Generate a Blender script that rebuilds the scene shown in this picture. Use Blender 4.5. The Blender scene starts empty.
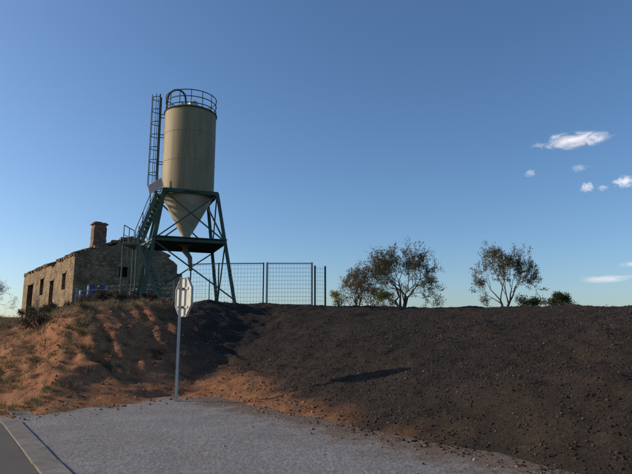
import bpy, math, random
import numpy as np
from mathutils import Vector, Matrix
random.seed(7); rng=np.random.default_rng(11)
scene=bpy.context.scene
scene.view_settings.view_transform='Standard'
try: scene.view_settings.look='None'
except Exception: pass
scene.view_settings.exposure=0

# ---------------------------------------------------------------- noise
def _hash(ix,iy,seed):
    h=(ix.astype(np.int64)*374761393+iy.astype(np.int64)*668265263+seed*1442695041)&0xffffffff
    h=((h^(h>>13))*1274126177)&0xffffffff
    h=(h^(h>>16))&0xffffffff
    return h/4294967295.0
def vnoise(x,y,seed=0):
    x=np.asarray(x,float);y=np.asarray(y,float)
    ix=np.floor(x);iy=np.floor(y);fx=x-ix;fy=y-iy
    fx=fx*fx*fx*(fx*(fx*6-15)+10);fy=fy*fy*fy*(fy*(fy*6-15)+10)
    a=_hash(ix,iy,seed);b=_hash(ix+1,iy,seed);c=_hash(ix,iy+1,seed);d=_hash(ix+1,iy+1,seed)
    return (a+(b-a)*fx)*(1-fy)+(c+(d-c)*fx)*fy
def fbm(x,y,seed=0,oct=4):
    s=0;a=.5;t=0
    for i in range(oct):
        s=s+a*vnoise(x*2**i+i*17.3,y*2**i-i*9.1,seed+i);t+=a;a*=.5
    return s/t*2-1
def sst(a,b,x):
    t=np.clip((x-a)/(b-a),0,1);return t*t*(3-2*t)

# ---------------------------------------------------------------- terrain
def edge_x(y):
    y=np.asarray(y,float)
    return 1.31-.688*y-np.where(y>10,(y-10)*.75,0)
def fields(x,y):
    x=np.asarray(x,float);y=np.asarray(y,float)
    d1=(x+2.53)*.803+(y-12.9)*.596
    d2=(x+2.53)*-.793+(y-12.9)*.609
    m=(x-edge_x(y))*.824-.35
    dl=np.minimum(d2,m)
    k=1.2
    h=np.clip(.5+.5*(d1-dl)/k,0,1)
    d=dl+(d1-dl)*h+k*h*(1-h)-.25
    d=np.where(m<0,np.minimum(d,m),d)
    return d1,d2,m,d
def height(x,y):
    x=np.asarray(x,float);y=np.asarray(y,float)
    d1,d2,m,d=fields(x,y)
    d=d+.35*fbm(x*.5,y*.5,3)*sst(-.5,1.0,d)+.12*fbm(x*2.2,y*2.2,5)
    w=7.2+(15-7.2)*sst(-4.5,7,x)
    plate=2.62-.12*sst(-4,4,x)+.034*(np.clip(y,8,62)-20)
    plate=np.where(y<20,2.62-.12*sst(-4,4,x),plate)
    plate=plate-.75*sst(1.5,-2.5,x+.43*y)*sst(5,12,y)
    far=sst(80,400,np.hypot(x,y));plate=plate*(1-far)+3.4*far
    t=np.clip(d/w,0,1)
    left=1-sst(-4.5,3,x)
    prof=(1-left)*(t*(1.55-.55*t))+left*(.42*t+.58*sst(.05,.97,t))
    z=plate*prof
    up=sst(0,.8,d)
    z=z+up*(.13*fbm(x*.6,y*.6,8)+.055*fbm(x*3.1,y*3.1,9,3))
    # long tipped mounds and wheel ruts on the dark fill
    r=sst(.5,3.5,x)*sst(.5,3,d)*(1-sst(34,42,y))
    ww=x*.38+y*.92+2.0*fbm(x*.20,y*.20,22,2)
    rut=np.sin(ww*1.5)+.35*np.sin(ww*4.1+1.0)
    z=z+r*(.17*rut+.18*np.abs(fbm(x*.8+y*.3,y*.7-x*.2,21,3)))*sst(.1,.9,fbm(x*.15,y*.2,24,2)+.6)*(1-.55*sst(14,17,d))
    # shallow erosion gullies on the cut bank
    g=left*sst(.1,.35,t)*sst(1,.75,t)
    gl=np.abs(fbm(x*.9+.5*y,y*.3,31,3))
    z=z-g*.17*np.exp(-(gl/.16)**2)*sst(-.1,.5,fbm(x*.4,y*.4,33,2)+.1)
    z=z+left*.18*sst(.82,.95,t)*sst(1.4,1.05,d/w)*(.5+.7*fbm(x*1.3,y*1.3,41))
    z=np.where(d<0.0,np.maximum(-.06+.12*np.clip(d,-1,0),-.1),z-.05)
    z=np.where(m<-8.5,-.06,z)
    return z
def H(x,y): return float(height(np.array([x]),np.array([y]))[0])

def axis(lo,hi,step,end):
    c=list(np.arange(lo,hi,step));s=step;v=hi
    out=[]
    while v<end: out.append(v);s*=1.13;v+=s
    out.append(end)
    s=step;v=lo;neg=[]
    while True:
        s*=1.13;v-=s
        if v<-end: neg.append(-end);break
        neg.append(v)
    return np.array(neg[::-1]+c+out)
xs=axis(-14,17,.085,3500);ys=axis(4,27,.085,3500)
X,Y=np.meshgrid(xs,ys)
Z=height(X,Y)
nx,ny=len(xs),len(ys)
co=np.stack([X.ravel(),Y.ravel(),Z.ravel()],1)
idx=np.arange(nx*ny).reshape(ny,nx)
quads=np.stack([idx[:-1,:-1].ravel(),idx[:-1,1:].ravel(),idx[1:,1:].ravel(),idx[1:,:-1].ravel()],1)
def fast_mesh(name,co,faces,k):
    me=bpy.data.meshes.new(name)
    n=len(faces)
    me.vertices.add(len(co));me.vertices.foreach_set('co',np.asarray(co,np.float32).ravel())
    me.loops.add(n*k);me.loops.foreach_set('vertex_index',np.asarray(faces,np.int32).ravel())
    me.polygons.add(n);me.polygons.foreach_set('loop_start',np.arange(0,n*k,k,dtype=np.int32))
    me.polygons.foreach_set('loop_total',np.full(n,k,dtype=np.int32))
    me.update(calc_edges=True);me.validate()
    return me
def link(name,me,mat=None,parent=None,smooth=False):
    o=bpy.data.objects.new(name,me);scene.collection.objects.link(o)
    if mat: me.materials.append(mat)
    if parent: o.parent=parent
    if smooth and me: me.polygons.foreach_set('use_smooth',[True]*len(me.polygons))
    return o

# ---------------------------------------------------------------- material helpers
class M:
    def __init__(s,name):
        s.mat=bpy.data.materials.new(name);s.mat.use_nodes=True
        s.nt=s.mat.node_tree;s.n=s.nt.nodes;s.l=s.nt.links
        s.b=s.n['Principled BSDF'];s.out=s.n['Material Output']
        s.b.inputs['Specular IOR Level'].default_value=.2
        s.tc=s.n.new('ShaderNodeTexCoord')
    def noise(s,scale,detail=4,rough=.6,vec=None,dist=0):
        t=s.n.new('ShaderNodeTexNoise');t.inputs['Scale'].default_value=scale
        t.inputs['Detail'].default_value=detail;t.inputs['Roughness'].default_value=rough
        t.inputs['Distortion'].default_value=dist
        s.l.new(vec or s.tc.outputs['Object'],t.inputs['Vector']);return t.outputs['Fac']
    def vor(s,scale,feature='F1',out='Distance',vec=None):
        t=s.n.new('ShaderNodeTexVoronoi');t.feature=feature;t.inputs['Scale'].default_value=scale
        s.l.new(vec or s.tc.outputs['Object'],t.inputs['Vector']);return t.outputs[out]
    def ramp(s,f,stops):
        r=s.n.new('ShaderNodeValToRGB');e=r.color_ramp.elements
        while len(e)<len(stops): e.new(.5)
        for i,(p,c) in enumerate(stops):
            e[i].position=p
            if not hasattr(c,'__len__'): c=(c,c,c)
            e[i].color=(*c,1)
        s.l.new(f,r.inputs[0]);return r.outputs[0]
    def mix(s,f,a,b,mode='MIX'):
        m=s.n.new('ShaderNodeMix');m.data_type='RGBA';m.blend_type=mode
        for i,v in ((0,f),(6,a),(7,b)):
            if isinstance(v,(int,float)): m.inputs[i].default_value=v if i==0 else (v,v,v,1)
            elif isinstance(v,tuple): m.inputs[i].default_value=(*v,1)
            else: s.l.new(v,m.inputs[i])
        return m.outputs[2]
    def math(s,op,a,b=0):
        m=s.n.new('ShaderNodeMath');m.operation=op
        for i,v in enumerate((a,b)):
            if isinstance(v,(int,float)): m.inputs[i].default_value=v
            else: s.l.new(v,m.inputs[i])
        return m.outputs[0]
    def color(s,c):
        if isinstance(c,tuple): s.b.inputs['Base Color'].default_value=(*c,1)
        else: s.l.new(c,s.b.inputs['Base Color'])
        return s
    def rough(s,v): s.b.inputs['Roughness'].default_value=v;return s
    def bump(s,h,strength=.5,dist=.02):
        b=s.n.new('ShaderNodeBump');b.inputs['Strength'].default_value=strength;b.inputs['Distance'].default_value=dist
        s.l.new(h,b.inputs['Height']);s.l.new(b.outputs[0],s.b.inputs['Normal']);return s

# terrain material
m=M('terrain_soil')
att=m.n.new('ShaderNodeAttribute');att.attribute_name='zone'
sep=m.n.new('ShaderNodeSeparateColor');m.l.new(att.outputs['Color'],sep.inputs[0])
big=m.noise(.45,5,.65);mid=m.noise(4,6,.7);fine=m.noise(38,4,.7)
mill=m.ramp(m.noise(24,6,.75),[(.3,(.013,.0112,.010)),(.5,(.029,.0245,.021)),(.72,(.066,.056,.047))])
mill=m.mix(m.ramp(big,[(.38,0.),(.66,.6)]),mill,m.ramp(m.noise(9,6,.75),[(.3,(.027,.020,.0155)),(.7,(.075,.056,.042))]))
speckm=m.math('MULTIPLY',m.ramp(m.vor(34),[(.12,1.),(.24,0.)]),m.ramp(m.vor(34,'F1','Color'),[(.66,0.),(.76,1.)]))
mill=m.mix(m.math('MULTIPLY',speckm,.7),mill,(.15,.132,.115))
red=m.ramp(mid,[(.3,(.17,.070,.034)),(.5,(.30,.125,.057)),(.7,(.41,.20,.10))])
red=m.mix(m.ramp(fine,[(.4,0.),(.7,.35)]),red,(.34,.23,.145))
dry=m.ramp(mid,[(.3,(.06,.044,.027)),(.55,(.125,.092,.054)),(.75,(.20,.15,.09))])
dry=m.mix(m.ramp(m.noise(1.5,4),[(.45,0.),(.62,.4)]),dry,(.07,.068,.036))
brn=m.ramp(m.noise(7,6,.75),[(.3,(.040,.027,.019)),(.7,(.105,.070,.046))])
c=m.mix(sep.outputs[1],dry,red);c=m.mix(sep.outputs[2],c,brn);c=m.mix(sep.outputs[0],c,mill)
c=m.mix(m.ramp(fine,[(.3,.45),(.55,0.)]),c,m.mix(1.,c,.45,'MULTIPLY'))
m.color(c).rough(.95);m.b.inputs['Specular IOR Level'].default_value=.1
m.bump(m.math('ADD',m.math('MULTIPLY',m.noise(30,5,.75),1.),m.math('MULTIPLY',m.noise(6,5,.7),2.)),.9,.03)
terr=m.mat
me=fast_mesh('terrain',co,quads,4)
x=co[:,0];y=co[:,1];d1,d2,mm,d=fields(x,y)
nz=fbm(x*.6,y*.6,51);nz2=fbm(x*2.5,y*2.5,55)
lx=x-(-1.0-.42*(y-12))
R=sst(-.9,.9,lx+1.3*nz+.6*nz2)*sst(-1,.0,d1+.4*nz2+.4)
R=R*(1-sst(45,60,y)*.6)
plt=sst(.84,.95,np.clip((d+.9*nz)/7.2,0,2))
G=(1-plt)*sst(-10.8,-8.4,x+1.6*nz+.9*nz2+.15*(y-12))
G=G*sst(-.75,-.05,nz2*.8+nz*.9+.22)
G=np.maximum(G,sst(1.0,.3,np.abs(d))*.65*sst(-5,-3,x+nz)*sst(3,-1,x))
B=sst(-2.2,-.7,lx+1.0*nz+.5*nz2)*sst(.9,2.0,d+.5*nz)*.9
colr=np.stack([R,G,B,np.ones_like(R)],1).astype(np.float32)
a=me.color_attributes.new('zone','FLOAT_COLOR','POINT');a.data.foreach_set('color',colr.ravel())
link('ground',me,terr,smooth=True)

# ---------------------------------------------------------------- builder
class MB:
    def __init__(s): s.v=[];s.f=[]
    def add(s,vs,fs):
        o=len(s.v);s.v+= [tuple(v) for v in vs];s.f+=[tuple(i+o for i in f) for f in fs];return s
    def box(s,c,size,rot=0):
        cx,cy,cz=c;a,b,h=[q/2 for q in size];cr,sr=math.cos(rot),math.sin(rot)
        vs=[]
        for dz in(-h,h):
            for dx,dy in((-a,-b),(a,-b),(a,b),(-a,b)):
                vs.append((cx+dx*cr-dy*sr,cy+dx*sr+dy*cr,cz+dz))
        return s.add(vs,[(3,2,1,0),(4,5,6,7),(0,1,5,4),(1,2,6,5),(2,3,7,6),(3,0,4,7)])
    def beam(s,p,q,w,h=None):
        h=h or w;p=Vector(p);q=Vector(q);d=(q-p).normalized()
        up=Vector((0,0,1)) if abs(d.z)<.95 else Vector((0,1,0))
        a=d.cross(up).normalized();b=a.cross(d)
        vs=[P+a*i*w/2+b*j*h/2 for P in(p,q) for i,j in((-1,-1),(1,-1),(1,1),(-1,1))]
        return s.add(vs,[(3,2,1,0),(4,5,6,7),(0,1,5,4),(1,2,6,5),(2,3,7,6),(3,0,4,7)])
    def tube(s,pts,rads,n=8,cap=True):
        pts=[Vector(p) for p in pts]
        if not hasattr(rads,'__len__'): rads=[rads]*len(pts)
        vs=[];N=len(pts);a=None
        for i,p in enumerate(pts):
            d=(pts[min(i+1,N-1)]-pts[max(i-1,0)]).normalized()
            if a is None:
                up=Vector((0,0,1)) if abs(d.z)<.9 else Vector((0,1,0))
                a=d.cross(up).normalized()
            else: a=(a-d*a.dot(d)).normalized()
            b=d.cross(a)
            for k in range(n):
                t=2*math.pi*k/n;vs.append(p+(a*math.cos(t)+b*math.sin(t))*rads[i])
        fs=[(i*n+k,i*n+(k+1)%n,(i+1)*n+(k+1)%n,(i+1)*n+k) for i in range(N-1) for k in range(n)]
        if cap: fs+= [tuple(range(n))[::-1],tuple((N-1)*n+k for k in range(n))]
        return s.add(vs,fs)
    def lathe(s,c,prof,n=48):
        vs=[(c[0]+r*math.cos(2*math.pi*k/n),c[1]+r*math.sin(2*math.pi*k/n),z) for r,z in prof for k in range(n)]
        fs=[(i*n+k,i*n+(k+1)%n,(i+1)*n+(k+1)%n,(i+1)*n+k) for i in range(len(prof)-1) for k in range(n)]
        return s.add(vs,fs)
    def ring(s,c,r,z,w,a0=0,a1=2*math.pi,n=28,sides=6):
        pts=[(c[0]+r*math.cos(a0+(a1-a0)*k/n),c[1]+r*math.sin(a0+(a1-a0)*k/n),z) for k in range(n+1)]
        return s.tube(pts,w,sides)
    def obj(s,name,mat,parent=None,smooth=False):
        me=bpy.data.meshes.new(name);me.from_pydata(s.v,[],s.f);me.update()
        o=link(name,me,mat,parent,smooth)
        if smooth:
            try: me.set_sharp_from_angle(angle=math.radians(40))
            except Exception: pass
        return o
def empty(name,loc=(0,0,0)):
    o=bpy.data.objects.new(name,None);scene.collection.objects.link(o);return o

# ---------------------------------------------------------------- simple materials
def paint(name,col,rough=.5,var=.25,scale=6,metal=0,rust=None):
    m=M(name);n=m.noise(scale,5,.65)
    c=m.mix(m.ramp(n,[(.35,0.),(.7,1.)]),tuple(v*(1-var) for v in col),tuple(min(1,v*(1+var)) for v in col))
    if rust: c=m.mix(m.ramp(m.noise(scale*1.7,6,.7),[(.60,0.),(.70,.8)]),c,rust)
    m.color(c).rough(rough);m.b.inputs['Metallic'].default_value=metal
    m.bump(m.noise(scale*8,3),.12,.01);return m.mat
green=paint('green_steel_paint',(.045,.085,.06),.55,.25,2,0,(.08,.055,.04))
galv=paint('galvanised_steel',(.34,.36,.36),.5,.15,3,.2)
wirem=paint('weathered_wire',(.20,.21,.20),.6,.2,3,.1)
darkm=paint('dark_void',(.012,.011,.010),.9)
# ---------------------------------------------------------------- concrete apron
m=M('worn_concrete')
n1=m.noise(.8,6,.7);n2=m.noise(9,6,.75)
c=m.ramp(n2,[(.28,(.145,.142,.142)),(.5,(.225,.222,.222)),(.75,(.33,.325,.322))])
c=m.mix(m.ramp(n1,[(.34,0.),(.62,.75)]),c,m.ramp(n2,[(.3,(.12,.113,.107)),(.7,(.21,.20,.19))]))
c=m.mix(m.ramp(m.vor(14),[(.0,.45),(.22,0.)]),c,(.13,.125,.12))
peb=m.math('MULTIPLY',m.ramp(m.vor(38),[(.14,1.),(.28,0.)]),m.ramp(m.vor(38,'F1','Color'),[(.55,0.),(.7,1.)]))
c=m.mix(m.math('MULTIPLY',peb,.55),c,m.ramp(m.vor(38,'F1','Color'),[(.6,(.09,.085,.08)),(.85,(.44,.43,.41))]))
geo=m.n.new('ShaderNodeSeparateXYZ');m.l.new(m.tc.outputs['Object'],geo.inputs[0])
e=m.math('ADD',m.math('MULTIPLY',geo.outputs[0],.803),m.math('MULTIPLY',geo.outputs[1],.596))
e=m.math('SUBTRACT',e,-2.53*.803+12.9*.596)
e=m.math('ADD',e,m.math('MULTIPLY',m.math('SUBTRACT',m.noise(1.6,6,.75),.5),3.0))
dirt=m.ramp(m.math('ADD',m.math('MULTIPLY',e,.33),1.),[(.74,0.),(1.0,.85)])
c=m.mix(dirt,c,m.ramp(n2,[(.3,(.07,.05,.038)),(.7,(.18,.125,.085))]))
m.color(c).rough(.9)
m.bump(m.math('ADD',m.noise(12,6,.8),m.math('MULTIPLY',m.vor(20),.5)),.6,.03)
padm=m.mat
ysp=np.arange(-14,15.01,.2)
us=np.linspace(0,1,70)
vs=[];fs=[]
for j,yy in enumerate(ysp):
    x0=float(1.31-.688*yy)+.30
    x1=float(-2.53+(12.9+1.6-yy)*.596/.803)+.6
    xxs=x0+(x1-x0)*us if x1>x0 else x0+us*0
    zz_=.004+.014*fbm(xxs*1.3,np.full_like(xxs,yy*1.3),77)*np.minimum(1,(xxs-x0)*3)
    vs+=list(zip(xxs.tolist(),[float(yy)]*len(us),zz_.tolist()))
nu=len(us)
for j in range(len(ysp)-1):
    for i in range(nu-1): fs.append((j*nu+i,j*nu+i+1,(j+1)*nu+i+1,(j+1)*nu+i))
mb=MB();mb.v=vs;mb.f=fs;mb.obj('concrete_apron',padm,smooth=True)

# ---------------------------------------------------------------- road + gutter
m=M('asphalt');n=m.noise(60,4,.8)
m.color(m.mix(m.ramp(m.noise(1.3,4),[(.4,0.),(.6,.5)]),m.ramp(n,[(.3,(.055,.052,.05)),(.7,(.12,.113,.105))]),(.11,.10,.088))).rough(.9).bump(m.noise(90,3,.8),.5,.01)
asph=m.mat
m=M('gutter_concrete');m.color(m.mix(m.ramp(m.noise(1.7,5,.7),[(.4,0.),(.7,.8)]),m.ramp(m.noise(7,6,.75),[(.3,(.13,.125,.115)),(.7,(.25,.235,.215))]),(.11,.09,.07))).rough(.9).bump(m.noise(50,4,.8),.5,.01)
gut=m.mat
def strip(name,o0,o1,z,mat,h=0):
    vs=[];fs=[];yy=list(np.arange(-60,80,1.0))
    for t in yy:
        ex=float(edge_x(t));s=1/.824
        vs+=[(ex-o0*s,t,z),(ex-o1*s,t,z)]
    for i in range(len(yy)-1): fs.append((2*i,2*i+2,2*i+3,2*i+1))
    mb=MB();mb.v=vs;mb.f=fs;return mb.obj(name,mat)
strip('road',0.0,7.6,.004,asph)
strip('road_marking',6.6,6.72,.009,paint('white_road_paint',(.6,.6,.58),.7,.3,9))
mb=MB();t=-12.0;rk=random.Random(9)
while t<40:
    a0=Vector((float(edge_x(t))+.17+rk.uniform(-.008,.008),t,rk.uniform(-.006,.006)));a1=Vector((float(edge_x(t+.97))+.17+rk.uniform(-.008,.008),t+.97,rk.uniform(-.006,.006)))
    mb.beam(a0+Vector((0,0,-.045)),a1+Vector((0,0,-.045)),.26,.16);t+=.985
mb.obj('kerb',gut)

# ---------------------------------------------------------------- silo
SX,SY=-7.25,30.0
DZ=.33
gz=H(SX,SY)-.05+DZ
silo=empty('silo');silo.location=(0,0,-DZ)
m=M('tank_fibreglass')
mp=m.n.new('ShaderNodeMapping');mp.inputs['Scale'].default_value=(1,1,.10);m.l.new(m.tc.outputs['Object'],mp.inputs[0])
st=m.noise(2.2,5,.65,mp.outputs[0])
c=m.ramp(st,[(.3,(.215,.175,.098)),(.55,(.275,.228,.13)),(.8,(.34,.285,.172))])
c=m.mix(m.ramp(m.noise(.8,3),[(.4,0.),(.65,.4)]),c,(.22,.185,.108))
c=m.mix(m.ramp(m.noise(4.5,6,.7,mp.outputs[0]),[(.52,0.),(.72,.75)]),c,(.13,.10,.062))
m.color(c).rough(.6).bump(m.noise(14,3),.1,.02);tankm=m.mat
r=1.45;C=(SX,SY)
mb=MB();mb.lathe(C,[(.0,14.57),(.5,14.55),(1.1,14.46),(r-.05,14.32),(r,14.2),(r,9.4)],72)
mb.obj('tank',tankm,silo,True)
mb=MB()
for z in(12.85,11.2,9.45): mb.ring(C,r,z,.012,n=64)
mb.obj('tank_joint_rings',tankm,silo,True)
m=M('hopper_fibreglass')
m.color(m.ramp(m.noise(1.5,5,.6),[(.3,(.33,.285,.20)),(.7,(.46,.41,.31))])).rough(.55);conem=m.mat
mb=MB();mb.lathe(C,[(r-.03,9.39),(.95,8.45),(.42,7.45),(.25,7.15),(.25,6.95),(0,6.95)],48);mb.obj('hopper_cone',conem,silo,True)
mb=MB();mb.tube([(SX,SY,7.0),(SX,SY,6.2)],.16,12);mb.box((SX,SY,6.75),(.6,.5,.3),.4)
mb.tube([(SX,SY,6.3),(SX+.3,SY-.1,5.9),(SX+.35,SY-.1,5.2)],[.16,.13,.12],10)
mb.obj('discharge_valve',wirem,silo,True)
mb=MB()
def corner(R,k,z,phi=-23.7):
    a=math.radians(phi+90*k);return Vector((SX+R*math.cos(a),SY+R*math.sin(a),z))
zt=9.35;zm=6.6;Rt=2.0;Rb=3.38
def Rz(z): return Rt+(Rb-Rt)*(zt-z)/(zt-gz)
for k in range(4):
    mb.beam(corner(Rt,k,zt),corner(Rb,k,gz-.3),.17,.17)
    mb.box(corner(Rb,k,gz+.03),(.42,.42,.06))
    for z,w in((zt,.2),(zm,.16)):
        p,q=corner(Rz(z),k,z),corner(Rz(z),k+1,z);mb.beam(p,q,w*.6,w)
    for za,zb in((zt,zm),(zm,gz+.25)):
        if zb<zm and k in(2,): continue
        mb.beam(corner(Rz(za)-.03,k,za-.1),corner(Rz(zb)-.03,k+1,zb+.05),.07,.07)
        if za>zm: mb.beam(corner(Rz(za)-.07,k+1,za-.1),corner(Rz(zb)-.07,k,zb+.05),.07,.07)
mb.ring(C,r+.07,9.36,.06)
for t in np.linspace(.1,.9,7):
    p=corner(Rz(zm),0,zm+.04).lerp(corner(Rz(zm),1,zm+.04),t);q=corner(Rz(zm),3,zm+.04).lerp(corner(Rz(zm),2,zm+.04),t)
    mb.beam(p,q,.05,.09)
mb.obj('support_frame',green,silo)
mb=MB()
cs=[corner(Rz(zm)+.12,k,zm+.13) for k in range(4)]
cs2=[c_+Vector((0,0,.04)) for c_ in cs]
mb.add(cs+cs2,[(3,2,1,0),(4,5,6,7),(0,1,5,4),(1,2,6,5),(2,3,7,6),(3,0,4,7)])
mb.obj('mid_platform_deck',paint('deck_steel',(.06,.085,.07),.7,.3,5),silo)
mb=MB()
rr=r-.02
for z in(14.45,14.82,15.2): mb.ring(C,rr,z,.026,0,2*math.pi,36)
for k in range(14):
    a_=2*math.pi*k/14;p=(SX+rr*math.cos(a_),SY+rr*math.sin(a_));mb.tube([(*p,14.15),(*p,15.2)],.024,6)
mb.ring(C,r+.03,14.22,.035)
mb.obj('top_guard_rail',green,silo)
mb=MB();a_=math.radians(188);ux,uy=math.cos(a_),math.sin(a_);tx,ty=-uy,ux
def L(o,s_,z): return Vector((SX+ux*o+tx*s_,SY+uy*o+ty*s_,z))
oo=r+.28
for s_ in(-.24,.24):
    mb.beam(L(oo,s_,8.9),L(oo,s_,15.35),.06,.05)
z=9.1
while z<15.3: mb.tube([L(oo,-.24,z),L(oo,.24,z)],.016,6);z+=.29
zs_=np.arange(9.9,15.5,.75)
cage=[(math.cos(t)*.36,math.sin(t)*.36+.0) for t in np.linspace(-math.pi/2,math.pi/2,9)]
for z in zs_: mb.tube([L(oo+.02+1.3*max(0,c_[0]),c_[1],z) for c_ in cage],.022,6)
for i in(1,3,4,5,7): mb.tube([L(oo+.02+1.3*cage[i][0],cage[i][1],9.9),L(oo+.02+1.3*cage[i][0],cage[i][1],15.35)],.018,6)
for z in(9.7,11.3,12.9,14.1):
    for s_ in(-.24,.24): mb.beam(L(r-.02,s_,z),L(oo,s_,z),.04,.04)
mb.obj('caged_ladder',green,silo)
def flight(mb_,p,q,width,axis_,n):
    p=Vector(p);q=Vector(q);w=Vector(axis_)*width/2
    for sgn in(-1,1):
        mb_.beam(p+w*sgn,q+w*sgn,.05,.2)
        up=Vector((0,0,.95))
        mb_.tube([p+w*sgn+up,q+w*sgn+up],.024,6);mb_.tube([p+w*sgn+up*.5,q+w*sgn+up*.5],.018,6)
        for t in(0,.33,.66,1): b_=p.lerp(q,t)+w*sgn;mb_.tube([b_,b_+up],.022,6)
    for i in range(n):
        c_=p.lerp(q,(i+.5)/n);mb_.box(c_+Vector((0,0,.03)),(.24,width,.035))
mb=MB()
lz=6.35;lx_=SX-2.35;ly_=SY-1.3
mb.box((lx_,ly_,lz),(.8,1.7,.06))
for dx in(-.36,.36):
    for dy in(-.8,.8): mb.tube([(lx_+dx,ly_+dy,gz-.3),(lx_+dx,ly_+dy,lz)],.04,6)
for dx in(-.36,):
    mb.tube([(lx_+dx,ly_-.8,lz+1),(lx_+dx,ly_+.8,lz+1)],.024,6);mb.tube([(lx_+dx,ly_-.8,lz+.5),(lx_+dx,ly_+.8,lz+.5)],.018,6)
    for dy in(-.8,0,.8): mb.tube([(lx_+dx,ly_+dy,lz),(lx_+dx,ly_+dy,lz+1)],.024,6)
mb.beam((lx_-.3,ly_,lz-.1),(lx_-.3,ly_+.0,gz),.05)
flight(mb,(lx_+.4,ly_-.42,lz),(lx_+1.75,ly_-.42,gz),.75,(0,1,0),13)
flight(mb,(lx_-.05,ly_+.42,lz),(lx_+1.0,ly_+.42,9.3),.7,(0,1,0),12)
mb.beam((lx_+.3,ly_+.1,lz),corner(Rz(zm),2,zm),.08,.1)
mb.beam((lx_+.3,ly_-.1,lz),corner(Rz(zm),3,zm),.08,.1)
mb.obj('stairway',paint('stair_steel',(.10,.14,.115),.6,.3,4),silo)
mb=MB();pts=[]
for t in np.linspace(0,math.pi,12): pts.append((SX-.72-.52*math.cos(t),SY-.55,14.95+.62*math.sin(t)))
pts=[(SX-1.5+.26,SY-.75,14.2)]+pts+[(SX-.2,SY-.45,14.4)]
mb.tube(pts,.06,10)
mb.obj('filling_pipe',green,silo,True)
mb=MB();mb.lathe((SX+.15,SY-.1),[(.0,15.08),(.18,15.05),(.27,14.95),(.28,14.55),(.28,14.4)],20);mb.tube([(SX-.45,SY-.3,14.4),(SX-.45,SY-.3,14.85)],.12,12)
mb.obj('dust_filter',paint('filter_grey',(.5,.5,.46),.5),silo,True)
mb=MB();pc=Vector((SX-1.3,SY-1.75,9.55));a1=Vector((.40,-.10,.20));a2=Vector((-.13,.24,.30))
n_=a1.cross(a2).normalized()*.02
def slab(mb_,c_,u_,v_,n_): 
    vv=[c_+u_*i+v_*j+n_*k for k in(-1,1) for i,j in((-1,-1),(1,-1),(1,1),(-1,1))]
    mb_.add(vv,[(3,2,1,0),(4,5,6,7),(0,1,5,4),(1,2,6,5),(2,3,7,6),(3,0,4,7)])
slab(mb,pc,a1*.94,a2*.94,n_*1.3)
m=M('solar_cells');m.color(m.ramp(m.vor(9),[(.1,(.012,.02,.05)),(.5,(.02,.03,.07))])).rough(.45);m.b.inputs['Specular IOR Level'].default_value=.25
mb.obj('solar_panel',m.mat,silo)
mb=MB();slab(mb,pc,a1,a2,n_);mb.beam(pc,corner(Rt,3,zt),.05);mb.beam(pc+Vector((0,.3,-.4)),pc,.05)
mb.obj('solar_panel_frame',galv,silo)

# ---------------------------------------------------------------- stone house
house=empty('stone_house')
hx,hy=-20.0,45.0;LU=Vector((-.608,.793,0));GU=Vector((.793,.608,0));O=Vector((hx,hy,0))
hb=H(hx,hy)-1.2;ez=7.95;rz=9.85;Lh=22.0;Wd=9.5
m=M('rubble_stone')
mpn=m.n.new('ShaderNodeMapping');mpn.inputs['Scale'].default_value=(1,1,1.8);m.l.new(m.tc.outputs['Object'],mpn.inputs[0])
vc=m.vor(3.1,'F1','Color',mpn.outputs[0]);vd=m.vor(3.1,'DISTANCE_TO_EDGE','Distance',mpn.outputs[0])
c=m.ramp(vc,[(.1,(.185,.125,.075)),(.5,(.29,.20,.12)),(.9,(.39,.285,.175))])
c=m.mix(m.ramp(vd,[(.0,.7),(.10,0.)]),c,(.13,.09,.06))
c=m.mix(m.ramp(m.noise(.45,5,.7),[(.45,0.),(.55,.8)]),c,m.ramp(m.noise(3,5),[(.3,(.27,.19,.11)),(.7,(.37,.27,.165))]))
c=m.mix(m.ramp(m.noise(1.1,6,.75),[(.47,0.),(.62,.8)]),c,(.11,.08,.055))
m.color(c).rough(.95).bump(m.math('ADD',m.ramp(vd,[(0.,0.),(.15,1.)]),m.noise(8,5,.7)),.8,.06);stone=m.mat
def wall_with_holes(mb_,o,u,zb,top,length,holes,nrm,th=.5,jag=.12,seed=0):
    rs=random.Random(seed)
    cuts=sorted(set([0,length]+[h for q in holes for h in q[:2]]+list(np.arange(.5,length,.45))))
    topz={c_:top(c_)+rs.uniform(-jag,jag) for c_ in cuts}
    for a_,b_ in zip(cuts[:-1],cuts[1:]):
        mid_=(a_+b_)/2
        hs=sorted([(q[2],q[3]) for q in holes if q[0]<=mid_<=q[1]])
        bands=[];z0=zb
        for h0,h1 in hs: bands.append((z0,h0));z0=h1
        bands.append((z0,None))
        for s0,s1 in bands:
            za,zc=(topz[a_],topz[b_]) if s1 is None else (s1,s1)
            p=o+u*a_;q=o+u*b_;nn=nrm*th
            vv=[p+Vector((0,0,s0)),q+Vector((0,0,s0)),q+Vector((0,0,zc)),p+Vector((0,0,za))]
            vv+=[w-nn for w in vv]
            mb_.add(vv,[(0,1,2,3),(7,6,5,4),(3,2,6,7),(1,0,4,5)]+[(0,3,7,4),(1,5,6,2)])
ln=-GU;gn=-LU
mb=MB()
gh=4.15
holesL=[(2.6,3.9,5.2,6.6),(7.0,8.6,gh-1,6.3),(11.4,13.0,5.2,6.8),(16.4,19.4,gh-1,6.6)]
wall_with_holes(mb,O+LU*.0,LU,hb,lambda t:ez-(.35*math.exp(-((t-7.8)/1.0)**2)),Lh,holesL,ln,seed=2)
def gt(t): return ez+(rz-ez)*(1-abs(t-Wd/2)/(Wd/2))
holesG=[(3.2,4.1,6.3,7.2)]
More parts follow.
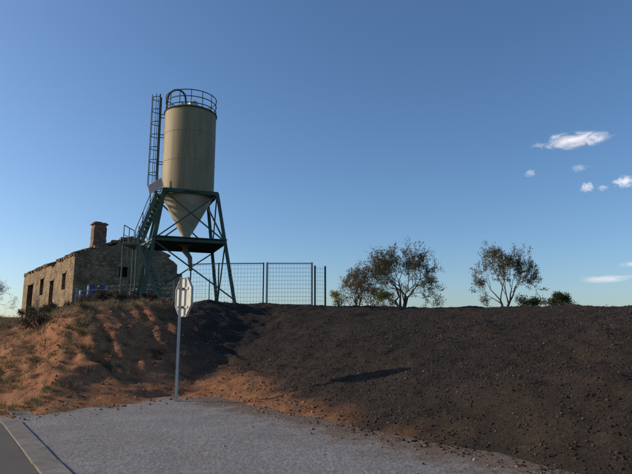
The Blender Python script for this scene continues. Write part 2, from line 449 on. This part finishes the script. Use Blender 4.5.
wall_with_holes(mb,O+ln*-.503+gn*.003-ln*-.0,GU,hb,lambda t:gt(t+.5)+.0-(.7 if t>7 else 0)*(t-7)/2,Wd-1.01,holesG,gn,seed=3,jag=.2)
wall_with_holes(mb,O+GU*Wd,LU,hb,lambda t:ez-.9,Lh,[],GU,seed=4,jag=.25)
wall_with_holes(mb,O+LU*(Lh-.004)-ln*.503,GU,hb,lambda t:gt(t+.5),Wd-1.01,[],LU,seed=5)
mb.obj('walls',stone,house)
m=M('clay_tile');m.color(m.ramp(m.noise(5,5,.7),[(.3,(.11,.075,.05)),(.6,(.21,.135,.085)),(.8,(.2,.17,.125))])).rough(.9)
m.bump(m.noise(7,4),.5,.05);tile=m.mat
mb=MB();rs=random.Random(5)
for side in(0,1):
    t=0.25
    while t<Lh:
        if not(side==0 and 6<t<9.5):
            a_=O+LU*t+GU*(Wd/2)+Vector((0,0,rz+.04+rs.uniform(-.03,.03)))
            lo=rs.uniform(.93,1.0) if side==0 else (.72 if t<5 else 1.0)
            b_=O+LU*t+GU*(-.22 if side==0 else Wd+.22)+Vector((0,0,ez+.10-.085+rs.uniform(-.05,.05)))
            b_=a_.lerp(b_,lo)
            mb.tube([a_,a_.lerp(b_,.5)+Vector((0,0,-.02+rs.uniform(-.03,.03))),b_],.13,6)
        t+=.25
mb.obj('roof',tile,house)
mb=MB()
for i in range(26):
    t=.2+i*(Wd-.4)/25
    p=O+GU*t+Vector((0,0,gt(t)+.10+rs.uniform(-.14,.12)))+LU*.25
    if rs.random()<.62 and t<7.4: mb.box(p,(rs.uniform(.25,.5),.6,rs.uniform(.1,.32)),math.atan2(GU.y,GU.x)+rs.uniform(-.2,.2))
for i in range(52):
    t=.2+i*(Lh-.4)/51
    p=O+LU*t+ln*.02+GU*.2+Vector((0,0,ez+.02+rs.uniform(-.1,.16)))
    if rs.random()<.6 and not 6.4<t<9.2: mb.box(p,(rs.uniform(.25,.5),.5,rs.uniform(.1,.24)),math.atan2(LU.y,LU.x)+rs.uniform(-.15,.15))
mb.obj('coping_stones',stone,house)
mb=MB()
cp=O+GU*1.95+LU*.66
m=M('old_brick')
bt=m.vor(5,'F1','Color')
m.color(m.mix(m.ramp(m.noise(3,5,.7),[(.4,0.),(.7,.6)]),m.ramp(bt,[(.2,(.15,.08,.052)),(.7,(.27,.155,.10))]),(.14,.10,.075))).rough(.95).bump(m.noise(12,4,.8),.8,.05)
brick=m.mat
ra=math.atan2(GU.y,GU.x)
for i in range(11):
    z=8.1+i*.25;k=1.0-.012*i
    mb.box((cp.x+rs.uniform(-.02,.02),cp.y,z),(1.16*k+rs.uniform(-.05,.05),.9,.247),ra+rs.uniform(-.02,.02))
mb.box((cp.x,cp.y,10.78),(1.26,1.03,.10),ra)
mb.box((cp.x-.2,cp.y,10.91),(.6,.8,.16),ra+.05);mb.box((cp.x+.35,cp.y+.1,10.88),(.3,.5,.1),ra+.2)
mb.obj('chimney',brick,house)
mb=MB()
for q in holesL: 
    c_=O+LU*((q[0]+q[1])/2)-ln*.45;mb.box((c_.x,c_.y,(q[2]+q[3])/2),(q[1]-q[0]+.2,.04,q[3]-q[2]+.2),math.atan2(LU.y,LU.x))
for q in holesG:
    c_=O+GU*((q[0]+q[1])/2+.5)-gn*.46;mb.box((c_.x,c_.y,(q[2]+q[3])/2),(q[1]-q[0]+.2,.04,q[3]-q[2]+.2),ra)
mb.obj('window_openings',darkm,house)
mb=MB()
for q in holesL:
    c_=O+LU*((q[0]+q[1])/2)+ln*.02-ln*.2;mb.box((c_.x,c_.y,q[3]+.08),(q[1]-q[0]+.4,.5,.16),math.atan2(LU.y,LU.x))
mb.obj('lintels',paint('weathered_wood',(.16,.11,.07),.9),house)

# ---------------------------------------------------------------- clutter at the foot of the house
bluem=paint('blue_plastic',(.04,.085,.19),.6,.25,4)
woodm=paint('pallet_wood',(.22,.16,.10),.9,.3,5)
def drum(x,y,z):
    d=empty('plastic_drum');mb=MB()
    mb.lathe((x,y),[(0,z),(.27,z),(.29,z+.04),(.29,z+.28),(.305,z+.30),(.29,z+.32),(.29,z+.58),(.305,z+.60),(.29,z+.62),(.29,z+.84),(.26,z+.90),(.28,z+.92),(.28,z+.95),(.25,z+.95),(.25,z+.92),(0,z+.92)],24)
    mb.obj('body',bluem,d,True)
    mb=MB();mb.tube([(x+.12,y,z+.91),(x+.12,y,z+.965)],.035,10);mb.tube([(x-.12,y,z+.91),(x-.12,y,z+.965)],.035,10);mb.obj('bungs',darkm,d)
def pallets(x,y,n,rot):
    p=empty('pallet_stack');mb=MB();z=H(x,y)-.02
    cr,sr=math.cos(rot),math.sin(rot)
    for i in range(n):
        for k in(-.5,0,.5): mb.box((x-k*sr,y+k*cr,z+.06),(1.2,.1,.09),rot)
        for k in(-.54,-.27,0,.27,.54): mb.box((x+k*cr,y+k*sr,z+.118),(.1,1.0+.1,.022),rot)
        z+=.145
    mb.obj('boards',woodm,p);return z
z1=pallets(-16.3,40.6,5,.4);drum(-16.6,40.45,z1);drum(-15.95,40.7,z1)
z1=pallets(-17.9,42.0,5,.1);drum(-17.8,41.9,z1)
z1=pallets(-14.7,41.3,8,.6)
g=np.linspace(-1,1,30);vs=[];fs=[]
tx0,ty0=-13.3,41.0;tz0=H(tx0,ty0)
for j,b_ in enumerate(g):
    for i,a_ in enumerate(g):
        rr_=math.hypot(a_,b_);hh=1.45*max(0,1-rr_**2.4)**.8*(1+.18*float(fbm(np.array([a_*2+5]),np.array([b_*2]),66)[0]))+.05*float(fbm(np.array([a_*7]),np.array([b_*7]),67)[0])
        vs.append((tx0+a_*1.2,ty0+b_*.9,tz0+hh-.05))
for j in range(29):
    for i in range(29): fs.append((j*30+i,j*30+i+1,(j+1)*30+i+1,(j+1)*30+i))
mb=MB();mb.v=vs;mb.f=fs;mb.obj('tarpaulin_heap',paint('grey_blue_tarpaulin',(.10,.16,.26),.6,.25,3),None,True)

# ---------------------------------------------------------------- fences
def fence(name,pts,h,postmat,wiremat,vs=.1,hs=.2,pw=.06,gate=False,wr=.006):
    par=empty(name);mp_=MB();mw=MB()
    P=[Vector((a_,b_,H(a_,b_))) for a_,b_ in pts]
    zt_=max(p.z for p in P)+h
    for i,p in enumerate(P):
        mp_.beam((p.x,p.y,p.z-.3),(p.x,p.y,zt_+.04),pw)
    for p,q in zip(P[:-1],P[1:]):
        b0=min(p.z,q.z)+.06
        for z in np.arange(b0,zt_+.001,hs):
            mw.beam((p.x,p.y,z),(q.x,q.y,z),wr*2)
        n=int((q-p).length/vs)
        for k in range(n+1):
            a_=p.lerp(q,k/n);mw.beam((a_.x,a_.y,b0),(a_.x,a_.y,zt_),wr*1.6)
        if gate:
            for z in(b0,zt_): mp_.beam((p.x,p.y,z),(q.x,q.y,z),.045)
    mp_.obj('posts',postmat,par);mw.obj('mesh',wiremat,par)
    return par
fence('fence_gate',[(-2.42,27),(-.2,27.0)],2.0,galv,galv,.14,.2,.10,True,.006)
fence('wire_mesh_fence',[(-6.3,27.4),(-4.84,27.1),(-2.6,27.0)],2.0,green,galv,.16,.2,.06,True,.005)
fence('wire_mesh_fence',[(-.05,27.05),(.46,27.3)],1.95,green,galv,.14,.2,.09,False,.005)
fence('wire_mesh_fence',[(-17.5,40),(-14.6,38.2),(-11.6,36.2),(-9,34.6),(-6.5,33.4)],1.5,galv,wirem,.3,.3,.05,False,.004)

# ---------------------------------------------------------------- stop sign seen from behind
sign=empty('stop_sign')
sx,sy=-3.10,12.55;sz=H(sx,sy)-.02
m_pole=paint('sign_post_zinc',(.44,.44,.41),.45,.12,5,.1)
mb=MB();mb.beam((sx,sy,sz-.2),(sx,sy,2.74),.05,.08);mb.box((sx,sy,2.75),(.084,.054,.02),math.pi/2);mb.obj('post',m_pole,sign)
pa=math.radians(36.5)
pn=Vector((math.cos(pa),math.sin(pa),0));pu=Vector((-math.sin(pa),math.cos(pa),0))
cen=Vector((sx,sy,2.31))+pn*.085
R8=.45/math.cos(math.pi/8)
def octo(c_,R_,n_): return [c_+pu*(R_*math.cos(math.pi/8+k*math.pi/4))+Vector((0,0,R_*math.sin(math.pi/8+k*math.pi/4)))+n_ for k in range(8)]
mb=MB();vv=octo(cen,R8,pn*0)+octo(cen,R8,pn*.03)
mb.add(vv,[tuple(range(8)),tuple(range(15,7,-1))]+[(k,(k+1)%8,8+(k+1)%8,8+k) for k in range(8)])
vr=octo(cen,R8,pn*-.025)+octo(cen,R8*.965,pn*-.025)+octo(cen,R8*.965,pn*.001)
mb.add(vr,[(k,(k+1)%8,8+(k+1)%8,8+k) for k in range(8)]+[(8+k,8+(k+1)%8,16+(k+1)%8,16+k) for k in range(8)])
mb.add(octo(cen,R8,pn*-.025)+octo(cen,R8,pn*.0),[(k,(k+1)%8,8+(k+1)%8,8+k) for k in range(8)])
mb.obj('plate',m_pole,sign)
mb=MB();mb.add(octo(cen,R8*.97,pn*.033),[tuple(range(8))]);mb.obj('white_border',paint('sign_white',(.8,.8,.8),.4,.03),sign)
mb=MB();mb.add(octo(cen,R8*.91,pn*.036),[tuple(range(8))]);mb.obj('red_face',paint('sign_red',(.5,.02,.02),.4,.05),sign)
mb=MB()
F=lambda u_,z_: cen+pu*u_+Vector((0,0,z_))+pn*.039
def seg(u0,z0,u1,z1,w=.035):
    a_=F(u0,z0);b_=F(u1,z1);d_=(b_-a_).normalized();e_=pn.cross(d_)*w/2;mb.add([a_-e_,b_-e_,b_+e_,a_+e_],[(0,1,2,3)])
def let(u,sg):
    for q in sg: seg(u+q[0],q[1],u+q[2],q[3])
let(-.33,[(0,.13,.12,.13),(0,.13,0,0),(0,0,.12,0),(.12,0,.12,-.13),(.12,-.13,0,-.13)])
let(-.16,[(0,.13,.13,.13),(.065,.11,.065,-.15)])
let(.03,[(0,.13,.11,.13),(0,.11,0,-.11),(.11,.11,.11,-.11),(0,-.13,.11,-.13)])
let(.21,[(0,.14,0,-.15),(.02,.13,.11,.13),(.11,.11,.11,.02),(.02,0,.11,0)])
mb.obj('stop_lettering',bpy.data.materials['sign_white'],sign)
mb=MB()
for z in(2.08,2.5):
    mb.beam(cen+pu*-.25+pn*-.012+Vector((0,0,z-2.31)),cen+pu*.25+pn*-.012+Vector((0,0,z-2.31)),.02,.05)
    mb.box((sx,sy,z),(.09,.10,.05))
mb.obj('brackets',m_pole,sign)

# ---------------------------------------------------------------- trees
m=M('bark');m.color(m.ramp(m.noise(9,5,.7),[(.3,(.055,.045,.035)),(.7,(.14,.115,.09))])).rough(.95).bump(m.noise(20,4),.6,.03);bark=m.mat
def leafmat(name,c0,c1,c2,trans=.3):
    m=M(name);g=m.n.new('ShaderNodeNewGeometry')
    c=m.ramp(g.outputs['Random Per Island'],[(0.,c0),(.5,c1),(1.,c2)])
    m.color(c).rough(.8)
    t=m.n.new('ShaderNodeBsdfTranslucent');m.l.new(c,t.inputs[0]);mx=m.n.new('ShaderNodeMixShader');mx.inputs[0].default_value=trans
    m.l.new(m.b.outputs[0],mx.inputs[1]);m.l.new(t.outputs[0],mx.inputs[2]);m.l.new(mx.outputs[0],m.out.inputs[0]);return m.mat
lf_br=leafmat('almond_foliage',(.07,.06,.03),(.13,.11,.05),(.20,.16,.075))
lf_ol=leafmat('olive_foliage',(.05,.055,.028),(.09,.09,.045),(.14,.125,.065))
lf_yg=leafmat('yellow_green_foliage',(.10,.12,.03),(.19,.20,.05),(.27,.26,.08))
lf_dk=leafmat('dark_evergreen_foliage',(.02,.03,.012),(.04,.055,.02),(.07,.08,.03))
lf_dry=leafmat('dry_grass_blades',(.10,.075,.045),(.18,.135,.08),(.29,.225,.135))
lf_shr=leafmat('dry_shrub_twigs',(.035,.028,.018),(.075,.056,.035),(.13,.098,.06),.1)
lf_gr=leafmat('green_weed_blades',(.045,.055,.02),(.085,.10,.038),(.15,.16,.075))
def rand_dir(rs,d,ang):
    a_=d.orthogonal().normalized();b_=d.cross(a_);t=rs.uniform(0,2*math.pi)
    return (d*math.cos(ang)+(a_*math.cos(t)+b_*math.sin(t))*math.sin(ang)).normalized()
def leaf(lb,rs,p,s):
    n_=Vector((rs.gauss(0,1),rs.gauss(0,1),rs.gauss(0,1))).normalized();a_=n_.orthogonal().normalized();b_=n_.cross(a_)
    t=rs.uniform(0,6.28);u=(a_*math.cos(t)+b_*math.sin(t))*s;v=n_.cross(u)*.5
    lb.v+=[tuple(p-u),tuple(p+v),tuple(p+u),tuple(p-v)];k=len(lb.v);lb.f.append((k-4,k-3,k-2,k-1))
def tree(name,x,y,height_,crown_w,seed,leafm,leaf_n=5,leaf_s=.05,stems=3,lean=(0,0),trunk=.16,levels=5,first=.20,twig=.007):
    rs=random.Random(seed);par=empty(name);tb=MB();lb=MB();z0=H(x,y)-.1
    segs=[];tips=[]
    def grow(p,d,ln,r,lv):
        pts=[p];n=3;q=p;dd=d
        for i in range(n):
            dd=(dd+Vector((rs.gauss(0,.15),rs.gauss(0,.15),rs.gauss(0,.09)+.02))).normalized();q=q+dd*ln/n;pts.append(q)
        r1=r*.62
        segs.append((pts,[r+(r1-r)*i/n for i in range(n+1)],lv))
        if lv<=2: tips.append((pts,lv))
        if lv==0: return
        k=rs.choice([2,3,3]) if lv>1 else rs.choice([2,3])
        for i in range(k):
            nd=rand_dir(rs,dd,rs.uniform(.3,1.0));nd=(nd+Vector((0,0,.12))).normalized()
            st=pts[-1] if i<2 else pts[2]
            grow(st,nd,(height_*.22 if lv==levels else ln)*rs.uniform(.66,.92),max(r1*rs.uniform(.65,.9),twig),lv-1)
    for s_ in range(stems):
        a_=2*math.pi*s_/stems+rs.uniform(-.5,.5);t=.5 if stems>1 else .12
        d=Vector((math.cos(a_)*t+lean[0],math.sin(a_)*t+lean[1],1)).normalized()
        grow(Vector((math.cos(a_)*trunk*.5,math.sin(a_)*trunk*.5,0)),d,height_*first,trunk*rs.uniform(.7,1),levels)
    allp=np.array([tuple(q) for s_ in segs for q in s_[0]])
    sz=height_/np.percentile(allp[:,2],99.7);wx=crown_w/(np.percentile(allp[:,0],99.)-np.percentile(allp[:,0],1.))
    S=lambda q:Vector((x+q.x*wx,y+q.y*wx,z0+q.z*sz))
    for pts,r_,lv in segs: tb.tube([S(q) for q in pts],[max(v_,twig*.8) for v_ in r_],6 if lv>2 else 3,False)
    for pts,lv in tips:
        dens=leaf_n*(.35+1.5*(fbm(np.array([pts[-1].x*1.1+seed]),np.array([pts[-1].z*1.1+pts[-1].y]),seed)[0]+.4))
        for i in range(int(max(0,dens)+rs.random())):
            q=pts[rs.randint(1,3)];leaf(lb,rs,S(q)+Vector((rs.gauss(0,.09),rs.gauss(0,.09),rs.gauss(0,.08))),leaf_s*rs.uniform(.6,1.3))
    tb.obj('trunk_and_branches',bark,par);lb.obj('foliage',leafm,par);return par
tree('almond_tree',3.35,45,4.0,3.3,3,lf_br,8,.055,3,(0,0),.11,5)
tree('almond_tree',7.0,45,5.3,6.4,12,lf_ol,9,.06,4,(0,0),.17,6,.13,.009)
tree('almond_tree',15.4,45,5.4,4.6,29,lf_br,9,.06,2,(0,0),.16,6,.14,.009)
tree('almond_tree',-33.6,56,4.6,4.6,33,lf_br,1,.05,3,(0,0),.12,6)
def bush(name,x,y,w,h,seed,mat,n=2500,s=.06,base=None):
    rs=random.Random(seed);par=empty(name);lb=MB();tb=MB();z0=(H(x,y) if base is None else base)-.05
    blobs=[(Vector((rs.uniform(-.36,.36)*w,rs.uniform(-.3,.3)*w,rs.uniform(.25,.72)*h)),rs.uniform(.16,.28)*min(w,h*1.4)) for _ in range(9)]
    blobs=[(b_,r_*min(1,.5+(h-b_.z)/h)) for b_,r_ in blobs]
    for b_,r_ in blobs:
        tb.tube([(x,y,z0),(x+b_.x*.5,y+b_.y*.5,z0+b_.z*.45),(x+b_.x,y+b_.y,z0+b_.z)],[.04,.025,.01],5,False)
    for i in range(n):
        b_,r_=rs.choice(blobs);d=Vector((rs.gauss(0,1),rs.gauss(0,1),rs.gauss(0,.85))).normalized()*r_*(rs.random()**.45)*rs.uniform(.8,1.25)
        p=Vector((x,y,z0))+b_+d
        if p.z<z0: p.z=z0+rs.random()*.2
        leaf(lb,rs,p,s*rs.uniform(.6,1.3))
    tb.obj('stems',bark,par);lb.obj('foliage',mat,par);return par
bush('yellow_green_shrub',2.0,43,1.9,2.0,1,lf_yg,1300,.06)
bush('yellow_green_shrub',5.45,43.5,1.9,2.4,2,lf_yg,1600,.06)
bush('yellow_green_shrub',5.0,50,4.0,2.4,5,lf_ol,1200,.07)
bush('evergreen_bush',26.6,60,2.8,2.4,3,lf_dk,3200,.08)
bush('evergreen_bush',23.2,60,3.2,2.1,4,lf_dk,2800,.08)
bush('evergreen_bush',29.5,66,5,2.2,6,lf_ol,1800,.08)
for i,(bx,by,bw,bh,bm) in enumerate([(-9.4,20.4,1.3,.55,lf_shr),(-8.0,19.8,1.6,.6,lf_shr),(-7.2,20.6,1.5,.5,lf_shr),(-8.8,17.6,1.3,.7,lf_shr),(-6.1,21,1.2,.45,lf_shr),(-10.8,21.5,1.5,.6,lf_shr),(-10.8,29.5,1.8,1.1,lf_shr),(-19.0,39,2.4,1.3,lf_dk)]):
    bush('dry_bush',bx,by,bw,bh,40+i,bm,2600,.03 if by<25 else .05)
rs=random.Random(77);lb=MB()
for i in range(120):
    xx=rs.uniform(-60,110);yy=rs.uniform(85,120);w=rs.uniform(1,4);h=rs.uniform(.3,1.3)
    zz=H(xx,yy)
    for k in range(60): leaf(lb,rs,Vector((xx+rs.gauss(0,w*.4),yy+rs.gauss(0,.6),zz+abs(rs.gauss(0,h*.5)))),.16)
lb.obj('distant_scrub',lf_dk)

# ---------------------------------------------------------------- grass & weeds (single meshes)
def tufts(name,pts,mat,blades,hgt,spread,wid,seed,lean=.5):
    g=np.random.default_rng(seed);pts=np.asarray(pts);n=len(pts)
    zz=height(pts[:,0],pts[:,1]);sc=g.uniform(.45,1.25,n)
    P=np.repeat(np.column_stack([pts,zz]),blades,0);S_=np.repeat(sc,blades)
    N=len(P);a_=g.uniform(0,2*np.pi,N);rad=g.random(N)**.7*spread*S_
    b=P+np.column_stack([np.cos(a_)*rad,np.sin(a_)*rad,-np.full(N,.02)])
    hh=hgt*S_*g.uniform(.5,1.1,N);a2=a_+g.normal(0,.6,N);l=lean*hh*g.uniform(.2,1.2,N)
    tip=b+np.column_stack([np.cos(a2)*l,np.sin(a2)*l,hh])
    midp=b+(tip-b)*.5+np.column_stack([-np.cos(a2)*l*.12,-np.sin(a2)*l*.12,hh*.08])
    w=np.column_stack([-np.sin(a_+g.normal(0,1,N)),np.cos(a_),np.zeros(N)])*(wid*.5)
    co_=np.stack([b-w,b+w,midp+w*.8,midp-w*.8,tip],1).reshape(-1,3)
    i=np.arange(N)*5
    q=np.column_stack([i,i+1,i+2,i+3]);me=bpy.data.meshes.new(name)
    fs_=q.tolist()+np.column_stack([i+3,i+2,i+4]).tolist()
    me.from_pydata(co_.tolist(),[],fs_);me.update();link(name,me,mat);return me
def scatter(n,x0,x1,y0,y1,fn,seed):
    g=np.random.default_rng(seed);xx=g.uniform(x0,x1,n);yy=g.uniform(y0,y1,n);k=fn(xx,yy,g);return np.column_stack([xx[k],yy[k]])
def f_dry(x,y,g):
    d1,d2,m_,d=fields(x,y);n=fbm(x*.6,y*.6,51);n2=fbm(x*1.4,y*1.4,61)
    lx=x-(-1.0-.42*(y-12))
    top=(d>5.9)&(d<12);lft=(x<-7.6+1.6*n)&(n2>-.2)
    return (d>.1)&(lx<-.8)&((top&(g.random(len(x))<.9))|lft|((n2>.22)&(g.random(len(x))<.4)))
tufts('dry_grass',scatter(6800,-16,-2.5,9,27,f_dry,1),lf_dry,22,.18,.11,.007,2,.7)
def f_gr(x,y,g):
    d1,d2,m_,d=fields(x,y);n2=fbm(x*.9,y*.9,71)
    return (d>.1)&(n2>.07)&(x<-5.2-.12*(y-9))&(d<6)
tufts('green_weeds',scatter(1300,-12,-4.0,9.6,17,f_gr,3),lf_gr,24,.12,.12,.011,4,.9)
def f_shr2(x,y,g):
    d1,d2,m_,d=fields(x,y);n2=fbm(x*.7,y*.7,83);return (d>.8)&(d<7.5)&(x<-4.2)&(n2>.12)
tufts('low_dry_scrub',scatter(360,-13,-4,10,22,f_shr2,15),lf_shr,60,.22,.20,.009,16,.9)
# ---------------------------------------------------------------- loose stones
def stones(name,n,x0,x1,y0,y1,fn,smin,smax,mat,seed,zoff=0):
    P=scatter(n,x0,x1,y0,y1,fn,seed);g=np.random.default_rng(seed+100);N=len(P)
    zz=np.maximum(height(P[:,0],P[:,1]),.004)
    s=smin+(smax-smin)*g.random(N)**6
    base=np.array([(1,0,0),(-1,0,0),(0,1,0),(0,-1,0),(0,0,1),(0,0,-1)],float)
    v=base[None]*g.uniform(.6,1.2,(N,6,1))+g.normal(0,.16,(N,6,3));v[:,:,2]*=.65
    t=g.uniform(0,6.28,N);c_,s__=np.cos(t)[:,None],np.sin(t)[:,None]
    vx=v[:,:,0]*c_-v[:,:,1]*s__;vy=v[:,:,0]*s__+v[:,:,1]*c_
    v=np.stack([vx,vy,v[:,:,2]],2)*s[:,None,None]
    v[:,:,0]+=P[:,0:1];v[:,:,1]+=P[:,1:2];v[:,:,2]+=(zz+s*.2)[:,None]
    F_=np.array([(0,2,4),(2,1,4),(1,3,4),(3,0,4),(2,0,5),(1,2,5),(3,1,5),(0,3,5)])
    fs_=(F_[None]+(np.arange(N)*6)[:,None,None]).reshape(-1,3)
    me=fast_mesh(name,v.reshape(-1,3),fs_,3);link(name,me,mat)
def stmat(name,c0,c1,c2,c3):
    m=M(name);g=m.n.new('ShaderNodeNewGeometry');m.color(m.ramp(g.outputs['Random Per Island'],[(0.,c0),(.6,c1),(.92,c2),(1.,c3)])).rough(.9);return m.mat
sm_d=stmat('asphalt_millings_stone',(.014,.0125,.0115),(.034,.029,.025),(.07,.06,.051),(.16,.142,.125))
sm_r=stmat('red_clods',(.13,.06,.035),(.23,.12,.065),(.31,.19,.12),(.36,.30,.24))
def f_m(x,y,g):
    d1,d2,m_,d=fields(x,y);n=fbm(x*.6,y*.6,51)
    lx=x-(-1.0-.42*(y-12));return (d>-.15-.3*g.random(len(x))**3)&(lx+1.3*n+g.normal(0,.4,len(x))>-.2)
stones('millings_gravel',90000,-5,10,4.5,17,f_m,.007,.032,sm_d,201)
stones('millings_gravel',38000,-5,20,15,27,f_m,.012,.042,sm_d,202)
def f_r(x,y,g):
    d1,d2,m_,d=fields(x,y);lx=x-(-1.0-.42*(y-12));return (d>-.2-.5*g.random(len(x))**3)&(lx<.5)&(d<7)
stones('red_earth_clods',10000,-10,0,9,21,f_r,.008,.05,sm_r,203)
def f_p(x,y,g):
    d1,d2,m_,d=fields(x,y);n=fbm(x*1.1,y*1.1,91);return (d<0)&(m_>.3)&(d1>-2.6)&((g.random(len(x))<np.exp(d1*2.6))|((n>.35)&(g.random(len(x))<.12)))
stones('spilled_gravel',11000,-4.5,6,4,13,f_p,.005,.028,sm_r,204)

# ---------------------------------------------------------------- clouds (thin sheets of vapour high above the plain)
def cloud(x,y,z,w,h,seed,dens=1.0,scale=2.2):
    nn=24;vs=[];fs=[]
    for j in range(nn+1):
        for i in range(nn+1):
            u=i/nn-.5;v=j/nn-.5;vs.append((u*w,v*w*.25+v*h*.3,v*h))
    for j in range(nn):
        for i in range(nn): fs.append((j*(nn+1)+i,j*(nn+1)+i+1,(j+1)*(nn+1)+i+1,(j+1)*(nn+1)+i))
    m=M('cloud_vapour');tc=m.tc
    mp_=m.n.new('ShaderNodeMapping');mp_.inputs['Scale'].default_value=(1/w*2.2,1/w*2.2,1/h*.9);mp_.inputs['Location'].default_value=(seed*3.1,seed*1.7,0)
    m.l.new(tc.outputs['Object'],mp_.inputs[0]);nf=m.noise(scale,8,.6,mp_.outputs[0],.5)
    mp2=m.n.new('ShaderNodeMapping');mp2.inputs['Scale'].default_value=(2/w,0,2/h);m.l.new(tc.outputs['Object'],mp2.inputs[0])
    le=m.n.new('ShaderNodeVectorMath');le.operation='LENGTH';m.l.new(mp2.outputs[0],le.inputs[0])
    fo=m.math('SUBTRACT',1.0,le.outputs['Value'])
    a_=m.math('ADD',m.math('MULTIPLY',m.math('SUBTRACT',nf,.5),2.0),m.math('MULTIPLY',fo,1.0))
    al=m.ramp(a_,[(.12,0.),(.95,dens)])
    al=m.math('MULTIPLY',al,m.ramp(fo,[(0.,0.),(.3,1.)]))
    d_=m.n.new('ShaderNodeBsdfDiffuse');d_.inputs[0].default_value=(.9,.9,.92,1);t_=m.n.new('ShaderNodeBsdfTranslucent');t_.inputs[0].default_value=(.9,.9,.92,1)
    ad=m.n.new('ShaderNodeAddShader');m.l.new(d_.outputs[0],ad.inputs[0]);m.l.new(t_.outputs[0],ad.inputs[1])
    tr=m.n.new('ShaderNodeBsdfTransparent');mx=m.n.new('ShaderNodeMixShader')
    m.l.new(al,mx.inputs[0]);m.l.new(tr.outputs[0],mx.inputs[1]);m.l.new(ad.outputs[0],mx.inputs[2]);m.l.new(mx.outputs[0],m.out.inputs[0])
    mb=MB();mb.v=vs;mb.f=fs;o=mb.obj('cloud',m.mat,None,True);o.location=(x,y,z)
    o.rotation_euler=(0,0,-math.atan2(x,y));return o
for (cx,cy,cz,w,h,sd,dn) in ((1075,2200,800,345,130,1,1.0),(1124,2200,597,70,62,4,.6),(1284,2200,622,110,75,3,.8),(1190,2200,593,50,40,8,.4),(1175,2200,216,330,44,5,.6),(1280,2200,276,120,30,6,.4),(893,2200,657,60,50,7,.35),(1100,2200,679,90,50,9,.25)):
    cloud(cx,cy,cz,w,h,sd,dn)

# ---------------------------------------------------------------- light
az=math.radians(-84);el=math.radians(22)
S=Vector((math.sin(az)*math.cos(el),math.cos(az)*math.cos(el),math.sin(el)))
sd=bpy.data.lights.new('sun','SUN');sd.energy=4.6;sd.angle=math.radians(.6);sd.color=(1,.81,.58)
so=bpy.data.objects.new('sun',sd);scene.collection.objects.link(so);so.rotation_euler=(-S).to_track_quat('-Z','Y').to_euler();so.location=(-30,0,40)
w=bpy.data.worlds.new('World');scene.world=w;w.use_nodes=True
nt=w.node_tree;bg=nt.nodes['Background'];sky=nt.nodes.new('ShaderNodeTexSky');sky.sky_type='NISHITA';sky.sun_disc=False
sky.sun_elevation=el;sky.sun_rotation=az%(2*math.pi);sky.altitude=500;sky.air_density=1.0;sky.dust_density=1.6;sky.ozone_density=4.0
hs=nt.nodes.new('ShaderNodeHueSaturation');hs.inputs['Saturation'].default_value=1.07
nt.links.new(sky.outputs[0],hs.inputs['Color']);nt.links.new(hs.outputs[0],bg.inputs[0]);bg.inputs[1].default_value=.15
cam=bpy.data.cameras.new('camera');cam.sensor_width=36;cam.lens=547/632*36;cam.clip_end=12000;cam.clip_start=.05
co_=bpy.data.objects.new('camera',cam);scene.collection.objects.link(co_);co_.location=(0,0,1.5);co_.rotation_euler=(math.radians(90+9.95),0,0)
scene.camera=co_
